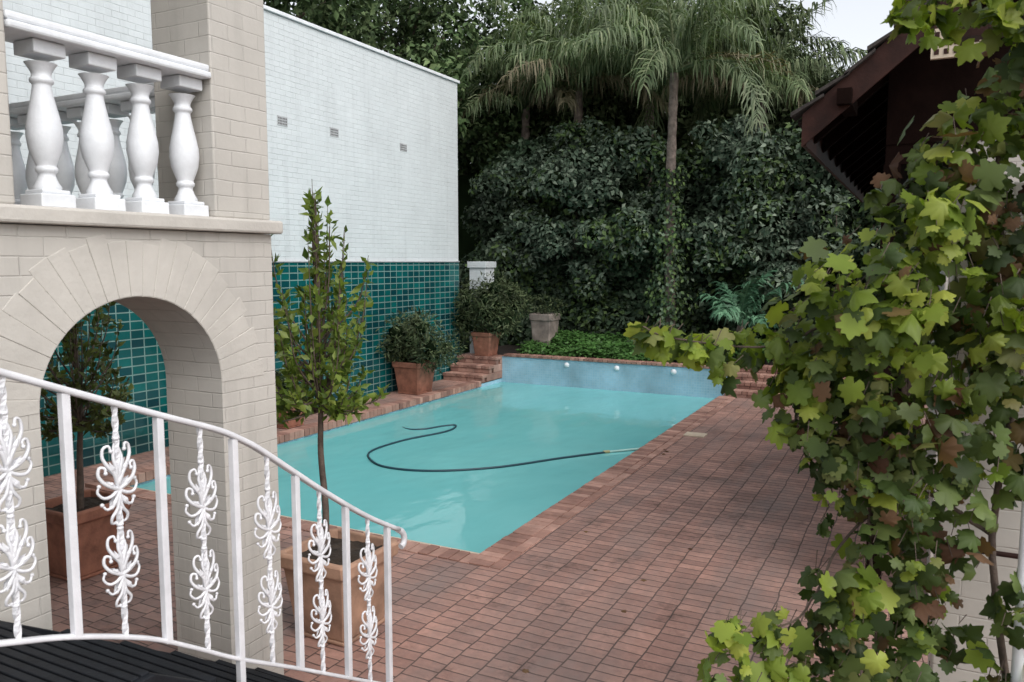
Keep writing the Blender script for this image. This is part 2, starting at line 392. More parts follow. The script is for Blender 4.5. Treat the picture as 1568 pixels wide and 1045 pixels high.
def catmull(pts, n=10):
    P = [Vector(p) for p in pts]; P = [P[0]*2-P[1]]+P+[P[-1]*2-P[-2]]; out = []
    for i in range(1, len(P)-2):
        for k in range(n):
            t = k/n; a, b_, c, d = P[i-1], P[i], P[i+1], P[i+2]
            out.append(0.5*((2*b_)+(c-a)*t+(2*a-5*b_+4*c-d)*t*t+(3*b_-a-3*c+d)*t**3))
    out.append(P[-2]); return out
hose = empty('pool_cleaner_hose')
b = MB()
hp = [(-8.0,11.2,-.13),(-7.55,10.9,-.1),(-7.3,11.0,-.09),(-7.15,11.35,-.09),(-7.0,11.5,-.09),(-6.87,11.2,-.085),(-6.9,10.83,-.085),(-7.11,10.16,-.085),(-7.14,9.39,-.085),(-6.9,8.97,-.085),(-6.4,8.67,-.085),(-5.73,8.78,-.085),(-5.04,9.34,-.085),(-4.46,10.22,-.085),(-4.0,10.86,-.085)]
b.sweep(catmull(hp), .016, 8, 0)
b.sweep(catmull([(-4.0,10.86,-.085),(-3.75,11.12,-.08),(-3.5,11.37,-.075)]), .016, 8, 1)
b.sweep([(-4.05,10.81,-.083),(-3.98,10.88,-.083)], .024, 10, 2)
b.obj('hose', [M_hose, M_hose2, plain('coupling_buff', (.40, .36, .18), .5)], hose)

b = MB()
b.box(-9.9, -3.5, 16.53, 30, -.3, .47); b.box(-3.5, 8, 17.25, 30, -.3, .47)
b.obj('planting_bed_ground', [M_soil])
def brick_steps(name, x0, x1, y0, n, rise, run, yend):
    global b
    b = MB()
    for i in range(n):
        ya = y0+i*run; z1 = rise*(i+1)
        coprow(x0, x1, ya, ya+.22, z1-.07, z1, .112, 'x')
        coprow(x0+.01, x1-.01, ya+.015, ya+.12, z1-rise+.002, z1-.075, .225, 'x')
        b.box(x0+.015, x1-.015, ya+.225, yend, z1-rise, z1-.004)
    b.obj(name, [M_red], bevel=.006)
brick_steps('brick_steps', -9.68, -8.62, 15.35, 3, .17, .32, 16.52)
brick_steps('brick_steps', -3.44, -.6, 16.0, 4, .135, .30, 17.24)

# ------------------------------------------------------------ boundary wall
wall = empty('white_boundary_wall')
b = MB()
b.box(-10.02, -9.74, 1.0, 16.2, 0, 6.78)
b.obj('painted_brickwork', [M_wall], wall, bevel=.012)
b = MB()
b.box(-10.06, -9.70, .98, 16.25, 6.785, 6.85)
b.obj('wall_capping', [M_white], wall, bevel=.01)
b = MB()
b.box(-9.76, -9.712, 1.0, 16.17, 0.004, 2.68)
b.obj('teal_tile_dado', [M_teal], wall)
b = MB()
b.box(-9.75, -9.695, 1.0, 16.18, 2.685, 2.71)
b.obj('dado_capping', [M_grey], wall, bevel=.006)
b = MB()
for y in (10.46, 11.8, 14.0):
    b.box(-9.745, -9.732, y-.12, y+.12, 4.98, 5.14, 0)
    for i in range(6):
        for k in range(3):
            b.box(-9.733, -9.729, y-.10+i*.036, y-.10+i*.036+.02, 5.0+k*.044, 5.0+k*.044+.028, 1)
b.obj('air_vents', [M_grey, M_holes], wall)
b = MB()
b.box(-9.66, -9.22, 16.56, 17.0, .47, 2.55); b.box(-9.70, -9.18, 16.52, 17.04, 2.55, 2.70)
b.obj('white_gate_pillar', [M_wall], None, bevel=.012)

# ------------------------------------------------------------ house
house = empty('arched_brick_house')
FX0, FX1 = -4.07, -3.6
def arch_wall(b, x0, x1, ya, yb, ztop, arches, n=28):
    y = ya
    for (yl, yr, sp, rise) in arches:
        b.box(x0, x1, y, yl, 0, ztop)
        c = (yl+yr)/2; a = (yr-yl)/2
        pts = [(c-a*math.cos(math.pi*i/n), sp+rise*math.sin(math.pi*i/n)) for i in range(n+1)]
        vs = []
        for (py, pz) in pts: vs += [(x0,py,pz),(x1,py,pz),(x0,py,ztop),(x1,py,ztop)]
        fs = []; fsm = []
        for i in range(n):
            p, q = i*4, (i+1)*4
            fs += [(p+1,q+1,q+3,p+3),(p,p+2,q+2,q),(p+2,p+3,q+3,q+2)]; fsm.append((p,q,q+1,p+1))
        b.add(vs, fs, 0, False); b.add(vs, fsm, 0, True)
        y = yr
    b.box(x0, x1, y, yb, 0, ztop)
b = MB()
arch_wall(b, FX0, FX1, -3.0, 3.74, 2.865, [(.60, 1.68, 2.0, .52), (2.23, 3.31, 2.0, .52)])
b.obj('arcade_wall', [M_house], house)
b = MB()
for (yl, yr) in ((.60, 1.68), (2.23, 3.31)):
    c = (yl+yr)/2; a = (yr-yl)/2; n = 25; ex = .34
    for k in range(n):
        t0 = math.pi*k/n + .003; t1 = math.pi*(k+1)/n - .003
        vs = []
        e2 = ex*random.uniform(.80, 1.0); pr_ = random.uniform(.0015, .0045)
        for x in (FX1-.01, FX1+pr_):
            for t in (t0, t1):
                for e in (0.003, e2):
                    vs.append((x, c-(a+e)*math.cos(t), 2.0+(.52+e)*math.sin(t)))
        b.add(vs, [(4,5,7,6),(0,2,3,1),(0,1,5,4),(2,6,7,3),(1,3,7,5),(0,4,6,2)])
b.obj('arch_voussoirs', [M_trim], house, bevel=.002)
b = MB()
b.box(-9.3, -3.545, -3.0, 3.795, 2.87, 2.95)
b.obj('balcony_ledge', [M_trim], house, bevel=.014)
b = MB()
b.box(FX0, FX1, 3.31, 3.74, 2.952, 5.6); b.box(FX0, FX1, -3, 2.18, 2.952, 5.6)
b.box(-9.3, -6.8, -3, 3.74, 0, 2.868); b.box(-9.3, -6.8, -3, 3.74, 2.952, 5.6)
b.obj('upper_walls', [M_house], house, bevel=.01)
b = MB()
b.box(-9.6, -3.4, -3.2, 3.95, 5.602, 5.8)
b.obj('flat_roof', [M_trim], house, bevel=.01)

def baluster(b, x, y, z0, z1):
    H = z1-z0
    b.box(x-.085, x+.085, y-.085, y+.085, z0, z0+.065)
    b.box(x-.070, x+.070, y-.070, y+.070, z0+.065, z0+.085)
    pr = [(.060,.085),(.062,.10),(.048,.125),(.039,.15),(.037,.165),(.048,.175),(.050,.19),(.042,.20),(.052,.225),(.071,.28),(.079,.34),(.077,.39),(.066,.45),(.053,.51),(.044,.56),(.040,.59),(.051,.60),(.053,.615),(.043,.625),(.042,.64),(.048,.655),(.062,.68),(.070,.69)]
    k = (H-.095)/.69
    b.lathe(x, y, [(r, z0+.085*(1-k)+z*k) for r, z in pr], 28)
    b.box(x-.078, x+.078, y-.078, y+.078, z1-.062-.0, z1)
b = MB()
for y in (2.41, 2.68, 2.945, 3.215): baluster(b, -3.725, y, 2.952, 3.715)
for i in range(9): baluster(b, -4.25-i*.27, 3.56, 2.952, 3.715)
b.obj('balusters', [M_white], house, bevel=.006)
b = MB()
b.box(-3.85, -3.585, 2.183, 3.307, 3.717, 3.755); b.box(-3.835, -3.60, 2.183, 3.307, 3.757, 3.795)
b.box(-6.79, -4.075, 3.43, 3.69, 3.717, 3.755); b.box(-6.79, -4.075, 3.445, 3.675, 3.757, 3.795)
b.obj('balustrade_rail', [M_white], house, bevel=.012)

# ------------------------------------------------------------ staircase
st = empty('black_staircase')
b = MB()
treads = [(-1.4, 1.95, 1.13), (1.95, 2.27, .95), (2.27, 2.57, .76), (2.57, 2.87, .57), (2.87, 3.17, .38), (3.17, 3.47, .19)]
for (ya, yb, z) in treads:
    n = max(3, round((yb-ya)/.045)); s = (yb-ya+.02)/n
    for i in range(n):
        b.box(-3.57, -2.58, ya+i*s+.005, ya+(i+1)*s-.005, z-.035, z)
    b.box(-3.56, -2.60, yb-.012, yb+.004, max(z-.19, 0.0), z-.037)
for x in (-3.575, -2.575):
    vs = []
    for xx in (x-.02, x+.02): vs += [(xx,-1.4,1.12),(xx,1.97,1.12),(xx,3.5,.16),(xx,3.5,0),(xx,3.0,0),(xx,1.9,.80),(xx,-1.4,.80)]
    fs = [tuple(range(7)), tuple(reversed(range(7, 14)))]+[(i, i+7, (i+1) % 7+7, (i+1) % 7) for i in range(7)]
    b.add(vs, fs)
for i in range(36): b.box(-2.53, .9, -1.4+i*.075, -1.4+i*.075+.064, 1.095, 1.13)
for (x, y) in ((-2.4, -1.3), (-2.4, 1.2), (.8, -1.3), (.8, 1.2)): b.box(x-.04, x+.04, y-.04, y+.04, 0, 1.09)
b.obj('treads_and_landing', [M_black], st, bevel=.004)

rail = empty('wrought_iron_railing')
RX = -2.65
top = [(1.0,2.56),(1.52,2.342),(1.76,2.242),(2.135,2.09),(2.40,1.985),(2.55,1.905),(2.651,1.84),(2.858,1.69),(3.089,1.525),(3.407,1.315),(3.70,1.15)]
bot = [(1.0,1.60),(1.464,1.447),(1.71,1.363),(2.014,1.225),(2.245,1.081),(2.462,.935),(2.821,.722),(3.159,.515),(3.62,.233)]
def interp(tab, y):
    return float(np.interp(y, [p[0] for p in tab], [p[1] for p in tab]))
b = MB()
tp = catmull([(RX, y, z) for y, z in top], 5)
def railsec(b, pts, w, h, m=0):
    prof = []
    r = min(w, h)*.35
    for (cx, cz, a0) in ((w/2-r, h/2-r, 0), (-w/2+r, h/2-r, 90), (-w/2+r, -h/2+r, 180), (w/2-r, -h/2+r, 270)):
        for k in range(3):
            a = math.radians(a0+k*45); prof.append((cx+r*math.cos(a), cz+r*math.sin(a)))
    n = len(prof); vs = []; K = len(pts)
    for i, p in enumerate(pts):
        t = (Vector(pts[min(i+1, K-1)])-Vector(pts[max(i-1, 0)])).normalized()
        nrm = Vector((0, -t.z, t.y))
        for (a, c) in prof: vs.append(Vector(p)+Vector((a, 0, 0))+nrm*c)
    fs = [(i*n+j, i*n+(j+1) % n, (i+1)*n+(j+1) % n, (i+1)*n+j) for i in range(K-1) for j in range(n)]
    fs.append(tuple(reversed(range(n)))); fs.append(tuple(range((K-1)*n, K*n)))
    b.add(vs, fs, m, True)
end = [(RX, 3.70, 1.15), (RX, 3.745, 1.12), (RX, 3.765, 1.08), (RX, 3.755, 1.045), (RX, 3.73, 1.035)]
railsec(b, [tuple(p) for p in tp], .046, .024)
b.sweep(catmull(end, 5), .018, 10)
railsec(b, [tuple(p) for p in catmull([(RX, y, z) for y, z in bot], 4)], .032, .018)
b.obj('handrail', [M_iron], rail)
b = MB()
def post(y, r, z0, z1): b.box(RX-r, RX+r, y-r, y+r, z0, z1)
plainY = [1.31, 1.729, 2.109, 2.486, 2.867, 3.235, 3.598]
orn = [1.523, 1.922, 2.308, 2.682, 3.032, 3.419]
for y in plainY:
    zb = interp(bot, y)
    if abs(y-2.486) < .01: zb = .57
    if abs(y-3.598) < .01: zb = 0.0
    post(y, .0155, zb, interp(top, y)-.01)
b.obj('plain_bars', [M_iron], rail, bevel=.003)
b = MB()
STR = [
 ([(0,-.02),(.016,.03),(.038,.062),(.056,.098),(.052,.132),(.034,.140),(.028,.120)], .0066),
 ([(0,.0),(.008,.05),(.017,.09),(.009,.13),(0,.155)], .0062),
 ([(0,-.03),(.030,-.015),(.058,.005),(.076,.035),(.070,.064),(.052,.060),(.053,.042)], .0066),
 ([(0,-.03),(.03,-.048),(.062,-.050),(.082,-.026),(.074,-.004)], .006),
 ([(0,-.04),(.020,-.080),(.050,-.096),(.066,-.076)], .006),
 ([(0,-.05),(.010,-.10),(.032,-.130),(.030,-.155),(.012,-.158)], .006),
]
def motif(y, zc, s=1.0, flip=1):
    for pts, r in STR:
        for sg in (1, -1):
            P = catmull([(RX+.006*math.sin(i*1.3), y+sg*p[0]*s, zc+flip*p[1]*s) for i, p in enumerate(pts)], 3)
            k = len(P); b.sweep(P, [r*s*(1.3-.6*i/(k-1)) for i in range(k)], 6, 0, True, 1.0)
            e = P[-1]; b.ico(e, (.0085*s,)*3, 0, 0, 1)
    for sg in (1, -1):
        for (y1, z1, y2, z2, w) in ((.012,.02,.040,.085,.011),(.012,-.02,.055,.01,.011),(.01,-.05,.035,-.10,.010)):
            for xo in (-.004, .004):
                a = Vector((RX+xo, y+sg*y1*s, zc+flip*z1*s)); c = Vector((RX+xo*2.5, y+sg*y2*s, zc+flip*z2*s)); m_ = (a+c)/2
                d = (c-a).normalized(); q = Vector((0, -d.z, d.y))*w*s
                b.add([a, m_+q+Vector((xo*.8,0,0)), c, m_-q+Vector((xo*.8,0,0)), m_+Vector((xo*2.2,0,0))], [(0,1,4),(1,2,4),(2,3,4),(3,0,4)])
    b.ico((RX, y, zc), (.013*s, .013*s, .02*s), 0, 0, 2)
    b.ico((RX, y, zc-flip*.165*s), (.014*s, .014*s, .010*s), 0, 0, 2)
    b.ico((RX, y, zc+flip*.165*s), (.014*s, .014*s, .010*s), 0, 0, 2)
for y in orn:
    z0, z1 = interp(bot, y), interp(top, y)-.008
    K = 46; r = .009; vs = []
    for i in range(K+1):
        z = z0+(z1-z0)*i/K; a = i*.5
        for j in range(4):
            th = a+j*math.pi/2; vs.append((RX+r*1.35*math.cos(th), y+r*1.35*math.sin(th), z))
    b.add(vs, [(i*4+j, i*4+(j+1) % 4, (i+1)*4+(j+1) % 4, (i+1)*4+j) for i in range(K) for j in range(4)])
    H = z1-z0
    motif(y, z0+H*.68, 1.0, 1); motif(y, z0+H*.31, .93, 1)
b.obj('ornamental_bars', [M_iron], rail)

# ------------------------------------------------------------ pots and plants
def square_pot(par, cx, cy, z, h, a, mat, soil=True):
    global b
    b = MB()
    b.frustum(cx, cy, z, z+.05*h, a*.74, a*.76, 0, .12)
    b.frustum(cx, cy, z+.05*h, z+h*.84, a*.72, a*.90, 0, .12)
    def ring(hh, zz):
        c = .14*hh
        return [(cx-hh+c,cy-hh,zz),(cx+hh-c,cy-hh,zz),(cx+hh,cy-hh+c,zz),(cx+hh,cy+hh-c,zz),(cx+hh-c,cy+hh,zz),(cx-hh+c,cy+hh,zz),(cx-hh,cy+hh-c,zz),(cx-hh,cy-hh+c,zz)]
    rs = [ring(a*.91, z+h*.82), ring(a*.985, z+h*.84), ring(a, z+h*.97), ring(a*.97, z+h), ring(a*.85, z+h), ring(a*.82, z+h*.86)]
    vs = sum(rs, []); fs = []
    for i in range(5):
        for j in range(8): fs.append((i*8+j, i*8+(j+1) % 8, (i+1)*8+(j+1) % 8, (i+1)*8+j))
    b.add(vs, fs)
    b.obj('pot', [mat], par, bevel=.012)
    b = MB()
    n = 12; vs = [(cx+(i/n-.5)*1.66*a, cy+(j/n-.5)*1.66*a, z+h*.9+random.uniform(-.015, .02)) for i in range(n+1) for j in range(n+1)]
    b.add(vs, [(i*(n+1)+j, (i+1)*(n+1)+j, (i+1)*(n+1)+j+1, i*(n+1)+j+1) for i in range(n) for j in range(n)])
    b.obj('soil', [M_soil], par)
def sapling(par, cx, cy, z0, zb, zt, rx, nb, nl, lsize, mat, lean=(0, 0), tr=.03):
    bb = MB()
    tp = Vector((cx+lean[0], cy+lean[1], zb))
    pts = catmull([(cx, cy, z0), (cx+lean[0]*.2+.02, cy+lean[1]*.3-.01, z0+(zb-z0)*.35), (cx+lean[0]*.8-.01, cy+lean[1]*.7, z0+(zb-z0)*.7), tuple(tp)], 5)
    bb.sweep(pts, [tr*(1.15-.35*i/(len(pts)-1)) for i in range(len(pts))], 8)
    P = []; N = []; D = []
    for i in range(nb):
        az = random.random()*2*math.pi; q = random.random()**1.15
        zz = zb+(zt-zb)*(-.02+1.02*q)
        w = rx*math.sin(math.pi*min(1, (.26+.72*(zz-zb)/(zt-zb))))**.7*random.uniform(.35, 1.25)
        if q > .9: w *= .6
        e = Vector((tp.x+w*math.cos(az), tp.y+w*math.sin(az), zz+random.uniform(-.02, .14)))
        s = Vector((tp.x, tp.y, zb+(zz-zb)*random.uniform(-.05, .5)))
        m_ = (s+e)/2+Vector((w*.25*math.cos(az), w*.25*math.sin(az), -.04))
        bp = catmull([tuple(s), tuple(m_), tuple(e)], 8); k = len(bp)
        bb.sweep(bp, [.009*(1.1-.9*j/(k-1)) for j in range(k)], 5)
        for j in range(nl):
            t = (.25+.75*random.random())*(k-1); a = int(t); pp = bp[a].lerp(bp[min(a+1, k-1)], t-a)
            dr = Vector((random.gauss(0, 1), random.gauss(0, 1), random.gauss(0, 1))).normalized()
            P.append(pp+dr*.012); N.append(dr); td = (bp[min(a+1, k-1)]-bp[max(a-1, 0)]).normalized(); D.append(td*.9+dr*.9)
    bb.sweep([tuple(tp), (tp.x+.01, tp.y, zb+(zt-zb)*.6), (tp.x-.01, tp.y+.01, zt-.05)], [tr*.7, tr*.4, .005], 6)
    bb.obj('trunk', [M_bark], par)
    leaves('leaves', np.array([tuple(p) for p in P]), np.array([tuple(p) for p in N]), rng.uniform(.6, 1.3, len(P))*lsize, LEAF, mat, par, wn=.3, down=-.1, up=.2, D=np.array([tuple(p) for p in D]))
pt = empty('potted_tree'); square_pot(pt, -3.72, 4.46, 0.002, .62, .33, M_terra2)
sapling(pt, -3.9, 4.52, .5, 1.60, 3.20, .48, 84, 25, .078, ML_pot, lean=(-.03, .02), tr=.024)
pt = empty('potted_tree'); square_pot(pt, -6.45, 4.3, 0.002, .62, .31, M_terra)
sapling(pt, -6.45, 4.3, .5, 1.25, 2.7, .50, 60, 24, .08, leaf_mat('olive_leaf', [(0, (0.05, 0.065, 0.02)), (1, (0.15, 0.18, 0.06))], .25, .5, 3), lean=(.02, .03), tr=.028)
pt = empty('potted_tree'); square_pot(pt, -9.2, 8.3, 0.002, .6, .30, M_terra)
sapling(pt, -9.2, 8.3, .5, 1.3, 3.0, .5, 45, 24, .085, ML_pot, tr=.028)

def pot_bush(cx, cy, z, h, a, bw, bh, mat=M_terra, nc=16, rr=.9):
    e = empty('potted_bush'); square_pot(e, cx, cy, z, h, a, mat)
    cs = []; rs = []
    for i in range(nc):
        cs.append((cx+random.uniform(-1, 1)*bw*.6, cy+random.uniform(-1, 1)*bw*.4, z+h+bh*random.uniform(.05, .8))); r = random.uniform(.18, .34)*min(bw, rr); rs.append((r*1.1, r*1.1, r*.9))
    P, N = shell(cs, rs, 480, .4, 1.5)
    leaves('leaves', P, N, rng.uniform(.07, .15, len(P)), LANCE, ML_bush, e, wn=.4, down=-.1, D=N)
    bb = MB()
    for i in range(10):
        bb.sweep([(cx, cy, z+h*.85), (cx+random.uniform(-.3, .3)*bw, cy+random.uniform(-.3, .3)*bw, z+h+bh*.5)], [.015, .006], 5)
    for c, r in zip(cs, rs): bb.ico(c, [x*.6 for x in r], 1, .15, 1)  # dark blobs among the stems, painted as shade inside the bush
    bb.obj('stems', [M_bark, M_core], e)
pot_bush(-9.25, 13.6, .002, .66, .36, 1.05, 1.0)
pot_bush(-9.05, 16.27, .512, .55, .28, 1.05, 1.35, nc=34, rr=.85)
pot_bush(-9.22, 9.8, .002, .45, .28, .45, .5)
e = empty('stone_planter')
square_pot(e, -8.1, 17.5, .5, .95, .30, M_stone)
P, N = shell([(-8.1, 17.5, 1.7), (-8.3, 17.4, 1.65), (-7.9, 17.5, 1.6)], [(.3, .3, .2)]*3, 300, .6, 1.2)
leaves('leaves', P, N, .09, LANCE, ML_bush, e, wn=.4, down=.2, D=N)

n = 12000
P = np.stack([rng.uniform(-8.4, -2.6, n), rng.uniform(16.62, 18.1, n), np.zeros(n)], 1)
P = P[(P[:, 0] < -3.6) | (P[:, 1] > 17.35)]
P[:, 2] = .50+.16*rng.random(len(P))+.10*np.sin(P[:, 0]*3.1)*np.sin(P[:, 1]*4)+.22*(P[:, 1]-16.6)
leaves('groundcover', P, np.tile([0, -.5, 1.], (len(P), 1)), rng.uniform(.07, .13, len(P)), BROAD, ML_ivy, None, wn=.6, down=0, up=.5)

# ------------------------------------------------------------ hedge
def foliage_mass(name, centers, radii, dens, size, mat, front=None, core=.78, tpl=LEAF, lo=.75, hi=1.12, wn=.45, down=.4, mix=0):
    e = empty(name)
    P, N = shell(centers, radii, dens, lo, hi, front)
    mi = None
    if mix:
        ph = np.sin(P[:, 0]*1.7+P[:, 2]*.9)*np.sin(P[:, 2]*2.1-P[:, 0]*.6)
        mi = ((rng.random(len(P))+ph*.35) > (1-mix)).astype(int)
    leaves('leaves', P, N, rng.uniform(.6, 1.3, len(P))*size, tpl, mat, e, wn=wn, down=down, midx=mi)
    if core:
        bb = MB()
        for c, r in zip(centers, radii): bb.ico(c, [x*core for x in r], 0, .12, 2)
        bb.obj('dark_core', [M_core], e)  # dark filler blobs, the shade between leaves put into their colour
    return e
cs = []; rs = []
for i in range(115):
    x = random.uniform(-11.0, 3.5); z = random.uniform(.7, 5.4)
    y = 19.5 + random.uniform(-.45, .35)
    r = random.uniform(.4, 1.0)
    cs.append((x, y, z)); rs.append((r*1.1, r*.85, r*random.uniform(.65, .95)))
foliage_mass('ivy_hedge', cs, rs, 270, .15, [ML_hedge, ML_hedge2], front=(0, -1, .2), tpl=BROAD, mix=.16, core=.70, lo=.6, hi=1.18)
# overhanging grey-leaved shrubs, in separate rounded heads with dark hollows between
cs = []; rs = []
heads = [(-9.6,18.6,4.6,1.0),(-8.5,18.2,3.5,.95),(-7.3,18.0,4.5,1.05),(-6.5,17.9,3.3,.9),(-6.2,18.4,5.3,.8),(-4.1,18.3,3.2,.85),(-3.6,18.5,4.6,.95),(-2.4,18.4,3.5,1.0),(-1.6,18.6,5.0,.9),(-.6,18.4,3.2,.9),(-9.3,18.4,2.9,.7),(-4.2,18.6,5.6,.7),(-7.6,18.5,5.6,.7),(-.2,18.6,4.6,.9),(-8.7,18.4,5.0,.8),(-5.8,18.5,4.1,.55),(-2.9,18.2,2.3,.6),(-7.2,18.3,2.3,.6)]
for (hx, hy, hz, hr) in heads:
    for i in range(9):
        d = Vector((random.gauss(0, 1), random.gauss(0, .7), random.gauss(0, 1))).normalized()*random.uniform(.3, .85)*hr
        r = hr*random.uniform(.26, .46)
        cs.append((hx+d.x*1.05, hy+d.y*.6, hz+d.z*.8)); rs.append((r*1.15, r, r*.8))
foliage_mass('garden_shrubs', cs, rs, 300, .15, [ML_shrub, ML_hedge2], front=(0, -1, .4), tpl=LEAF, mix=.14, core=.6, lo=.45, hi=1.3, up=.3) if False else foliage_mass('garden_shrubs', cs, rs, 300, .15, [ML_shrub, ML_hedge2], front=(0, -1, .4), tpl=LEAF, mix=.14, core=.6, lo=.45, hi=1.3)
b = MB(); b.box(-13, 5, 20.3, 20.5, 0, 5.2); b.obj('hedge_dark_backing', [M_core])  # added dark sheet, not a wall: deep shade behind the hedge as colour

# ------------------------------------------------------------ background trees
def bg_tree(x, y, zc, rx, rz, nclump, mat, dens=100, size=.2, name='background_tree', tpl=LEAF, cr=(.45, .95)):
    e = empty(name); bb = MB()
    bb.sweep(catmull([(x, y, 0), (x+.15, y-.1, zc*.35), (x-.1, y+.1, zc*.7), (x, y, zc)], 4), [.26-.012*i for i in range(13)], 8)
    cs = []; rs = []
    for i in range(nclump):
        d = Vector((random.gauss(0, 1), random.gauss(0, 1), random.gauss(0, 1))).normalized()*random.uniform(.35, 1.0)**.6
        c = Vector((x+d.x*rx, y+d.y*rx*.8, zc+d.z*rz)); r = random.uniform(*cr)
        cs.append(tuple(c)); rs.append((r, r, r*.75))
        if i % 2 == 0:
            s = Vector((x, y, zc*random.uniform(.5, .95)))
            bb.sweep([tuple(s), tuple((s+c)/2+Vector((0, 0, .2))), tuple(c)], [.09, .055, .02], 5)
    bb.obj('trunk', [M_bark], e)
    P, N = shell(cs, rs, dens, .35, 1.25)
    leaves('crown', P, N, rng.uniform(.7, 1.3, len(P))*size, tpl, mat, e, wn=.35, down=.4)
bg_tree(-13.3, 13.0, 8.0, 2.6, 2.3, 50, ML_dtree)
bg_tree(-13.2, 17.5, 7.8, 2.6, 2.5, 50, ML_dtree)
bg_tree(-12.0, 22.0, 7.4, 3.0, 3.0, 60, ML_dtree)
bg_tree(-9.0, 23.5, 8.0, 2.8, 2.7, 60, ML_tree, tpl=LANCE, size=.28, dens=130)
bg_tree(-5.6, 23.5, 7.5, 2.7, 2.7, 62, ML_tree, tpl=LANCE, size=.28, dens=130)
bg_tree(-3.3, 22.6, 6.0, 1.8, 2.0, 48, ML_tree, tpl=LANCE, size=.26, dens=140, cr=(.35, .7))
bg_tree(1.0, 23.5, 4.6, 2.2, 2.0, 35, ML_dtree)
cs = []; rs = []
for i in range(90):
    x = random.uniform(-13, 1); zt = 8.4 if x < -5 else 8.2-1.0*max(0, x+5)
    cs.append((x, random.uniform(21.2, 22.2), random.uniform(3.8, max(zt, 4.2)))); rs.append((random.uniform(.6, 1.0),)*3)
foliage_mass('background_foliage', cs, rs, 105, .2, [ML_tree, ML_dtree], front=(0, -1, .2), mix=.40, core=.6, lo=.5, hi=1.25)

# ------------------------------------------------------------ palms
def palm(name, x, y, z0, zc, nf, L, tr, mats, lw=.034, ll=.78, spread=1.0, dry=.15, stepn=60, hang=1.0):
    e = empty(name); bb = MB()
    if tr > 0:
        pts = catmull([(x+.05, y, z0), (x-.04, y, z0+(zc-z0)*.5), (x, y, zc)], 14)
        k = len(pts); bb.sweep(pts, [tr*(1.1-.3*i/(k-1)+.10*(i % 2)+random.uniform(-.04, .04)) for i in range(k)], 12)
    V = []; F = []; MI = []
    for f in range(nf):
        az = f*2.399+random.uniform(-.35, .35); q = f/nf
        e0 = math.radians(86-72*q**.9+random.uniform(-12, 12)); bend = math.radians(random.uniform(55, 120))*spread
        Lf = L*random.uniform(.7, 1.12); isdry = 1 if (q > 1-dry) else 0; tw = random.uniform(-.6, .6)
        p = Vector((x, y, zc)); K = 16; rp = [p.copy()]; ds = []
        for i in range(K):
            u = (i+.5)/K
            el = max(e0-bend*u**1.35, math.radians(-80)); a_ = az+tw*u*u
            d = Vector((math.cos(a_)*math.cos(el), math.sin(a_)*math.cos(el), math.sin(el))); p = p+d*Lf/K; rp.append(p.copy()); ds.append(d)
        bb.sweep(rp, [.032*(1.05-.95*i/K)*(L/4)**.5 for i in range(K+1)], 5, 1+isdry)
        for i in range(stepn):
            s = .14+.86*(i+.5)/stepn; t = s*K; a = min(int(t), K-1); pp = rp[a].lerp(rp[a+1], t-a); d = ds[a]
            side = Vector((-math.sin(az+tw*s*s), math.cos(az+tw*s*s), 0))
            le0 = ll*(math.sin(math.pi*(.14+.74*s))**.6)
            for sg in (1, -1):
                if random.random() < .08: continue
                le = le0*random.uniform(.5, 1.25)
                lift = random.uniform(-.7, .8)
                o = (side*sg*random.uniform(.25, 1.0)+d*random.uniform(.3, 1.2)+Vector((0, 0, 1))*lift*.5).normalized()
                hg = random.uniform(.3, 1.2)*hang
                m1 = pp+o*le*.33; o2 = (o*.6+Vector((0, 0, -1))*hg).normalized(); m2 = m1+o2*le*.35; m3 = m2+(o2*.5+Vector((random.uniform(-.25,.25), random.uniform(-.25,.25), -1*hang))).normalized()*le*.38
                w = d - o*d.dot(o)
                w = (w.normalized() if w.length > .05 else Vector((0, 0, 1)))*lw*.5
                o_ = len(V); V.extend([tuple(pp-w*.5), tuple(pp+w*.5), tuple(m1-w), tuple(m1+w), tuple(m2-w*.8), tuple(m2+w*.8), tuple(m3)])
                F.extend([(o_, o_+1, o_+3, o_+2), (o_+2, o_+3, o_+5, o_+4), (o_+4, o_+5, o_+6)]); MI.extend([isdry]*3)
    bb.obj('trunk', [M_palmbark, mats[0], mats[1]], e)
    me = bpy.data.meshes.new('fronds'); me.from_pydata(V, [], F); me.materials.append(mats[0]); me.materials.append(mats[1])
    me.polygons.foreach_set('material_index', MI); me.update()
    o = bpy.data.objects.new('fronds', me); COL.objects.link(o); o.parent = e
    return e
e = palm('queen_palm', -5.16, 18.0, .5, 6.9, 30, 3.9, .115, (ML_palm, ML_palmdry), dry=.04)
P = []; N = []
for i in range(2600):
    th = random.random()*2*math.pi; z = .5+4.3*random.random()**.95; r = .10+.34*random.random()*(1.2 if z < 3.6 else .55)*(1+.3*math.sin(z*4))
    P.append((-5.16+r*math.cos(th), 18.0+r*math.sin(th), z)); N.append((math.cos(th), math.sin(th), 0))
leaves('ivy_on_trunk', P, N, .11, BROAD, [ML_hedge, ML_hedge2], e, wn=.6, down=.8, midx=(rng.random(len(P)) > .6).astype(int))
palm('queen_palm', -8.0, 19.3, .5, 7.2, 28, 3.7, .13, (ML_palm, ML_palmdry), dry=.2)
palm('queen_palm', -3.7, 20.6, .5, 6.6, 22, 2.8, .13, (ML_tree, ML_palmdry), dry=.1)
palm('queen_palm', -10.0, 20.3, .5, 6.9, 20, 3.4, .13, (ML_palm, ML_palmdry), dry=.2)
palm('queen_palm', -6.4, 20.2, .5, 7.6, 20, 3.5, .13, (ML_palm, ML_palmdry), dry=.1)
palm('small_palm', -3.5, 17.75, .5, 1.3, 11, 1.5, .08, (ML_palmb, ML_palmdry), lw=.06, ll=.42, spread=.5, dry=0, stepn=30, hang=.4)

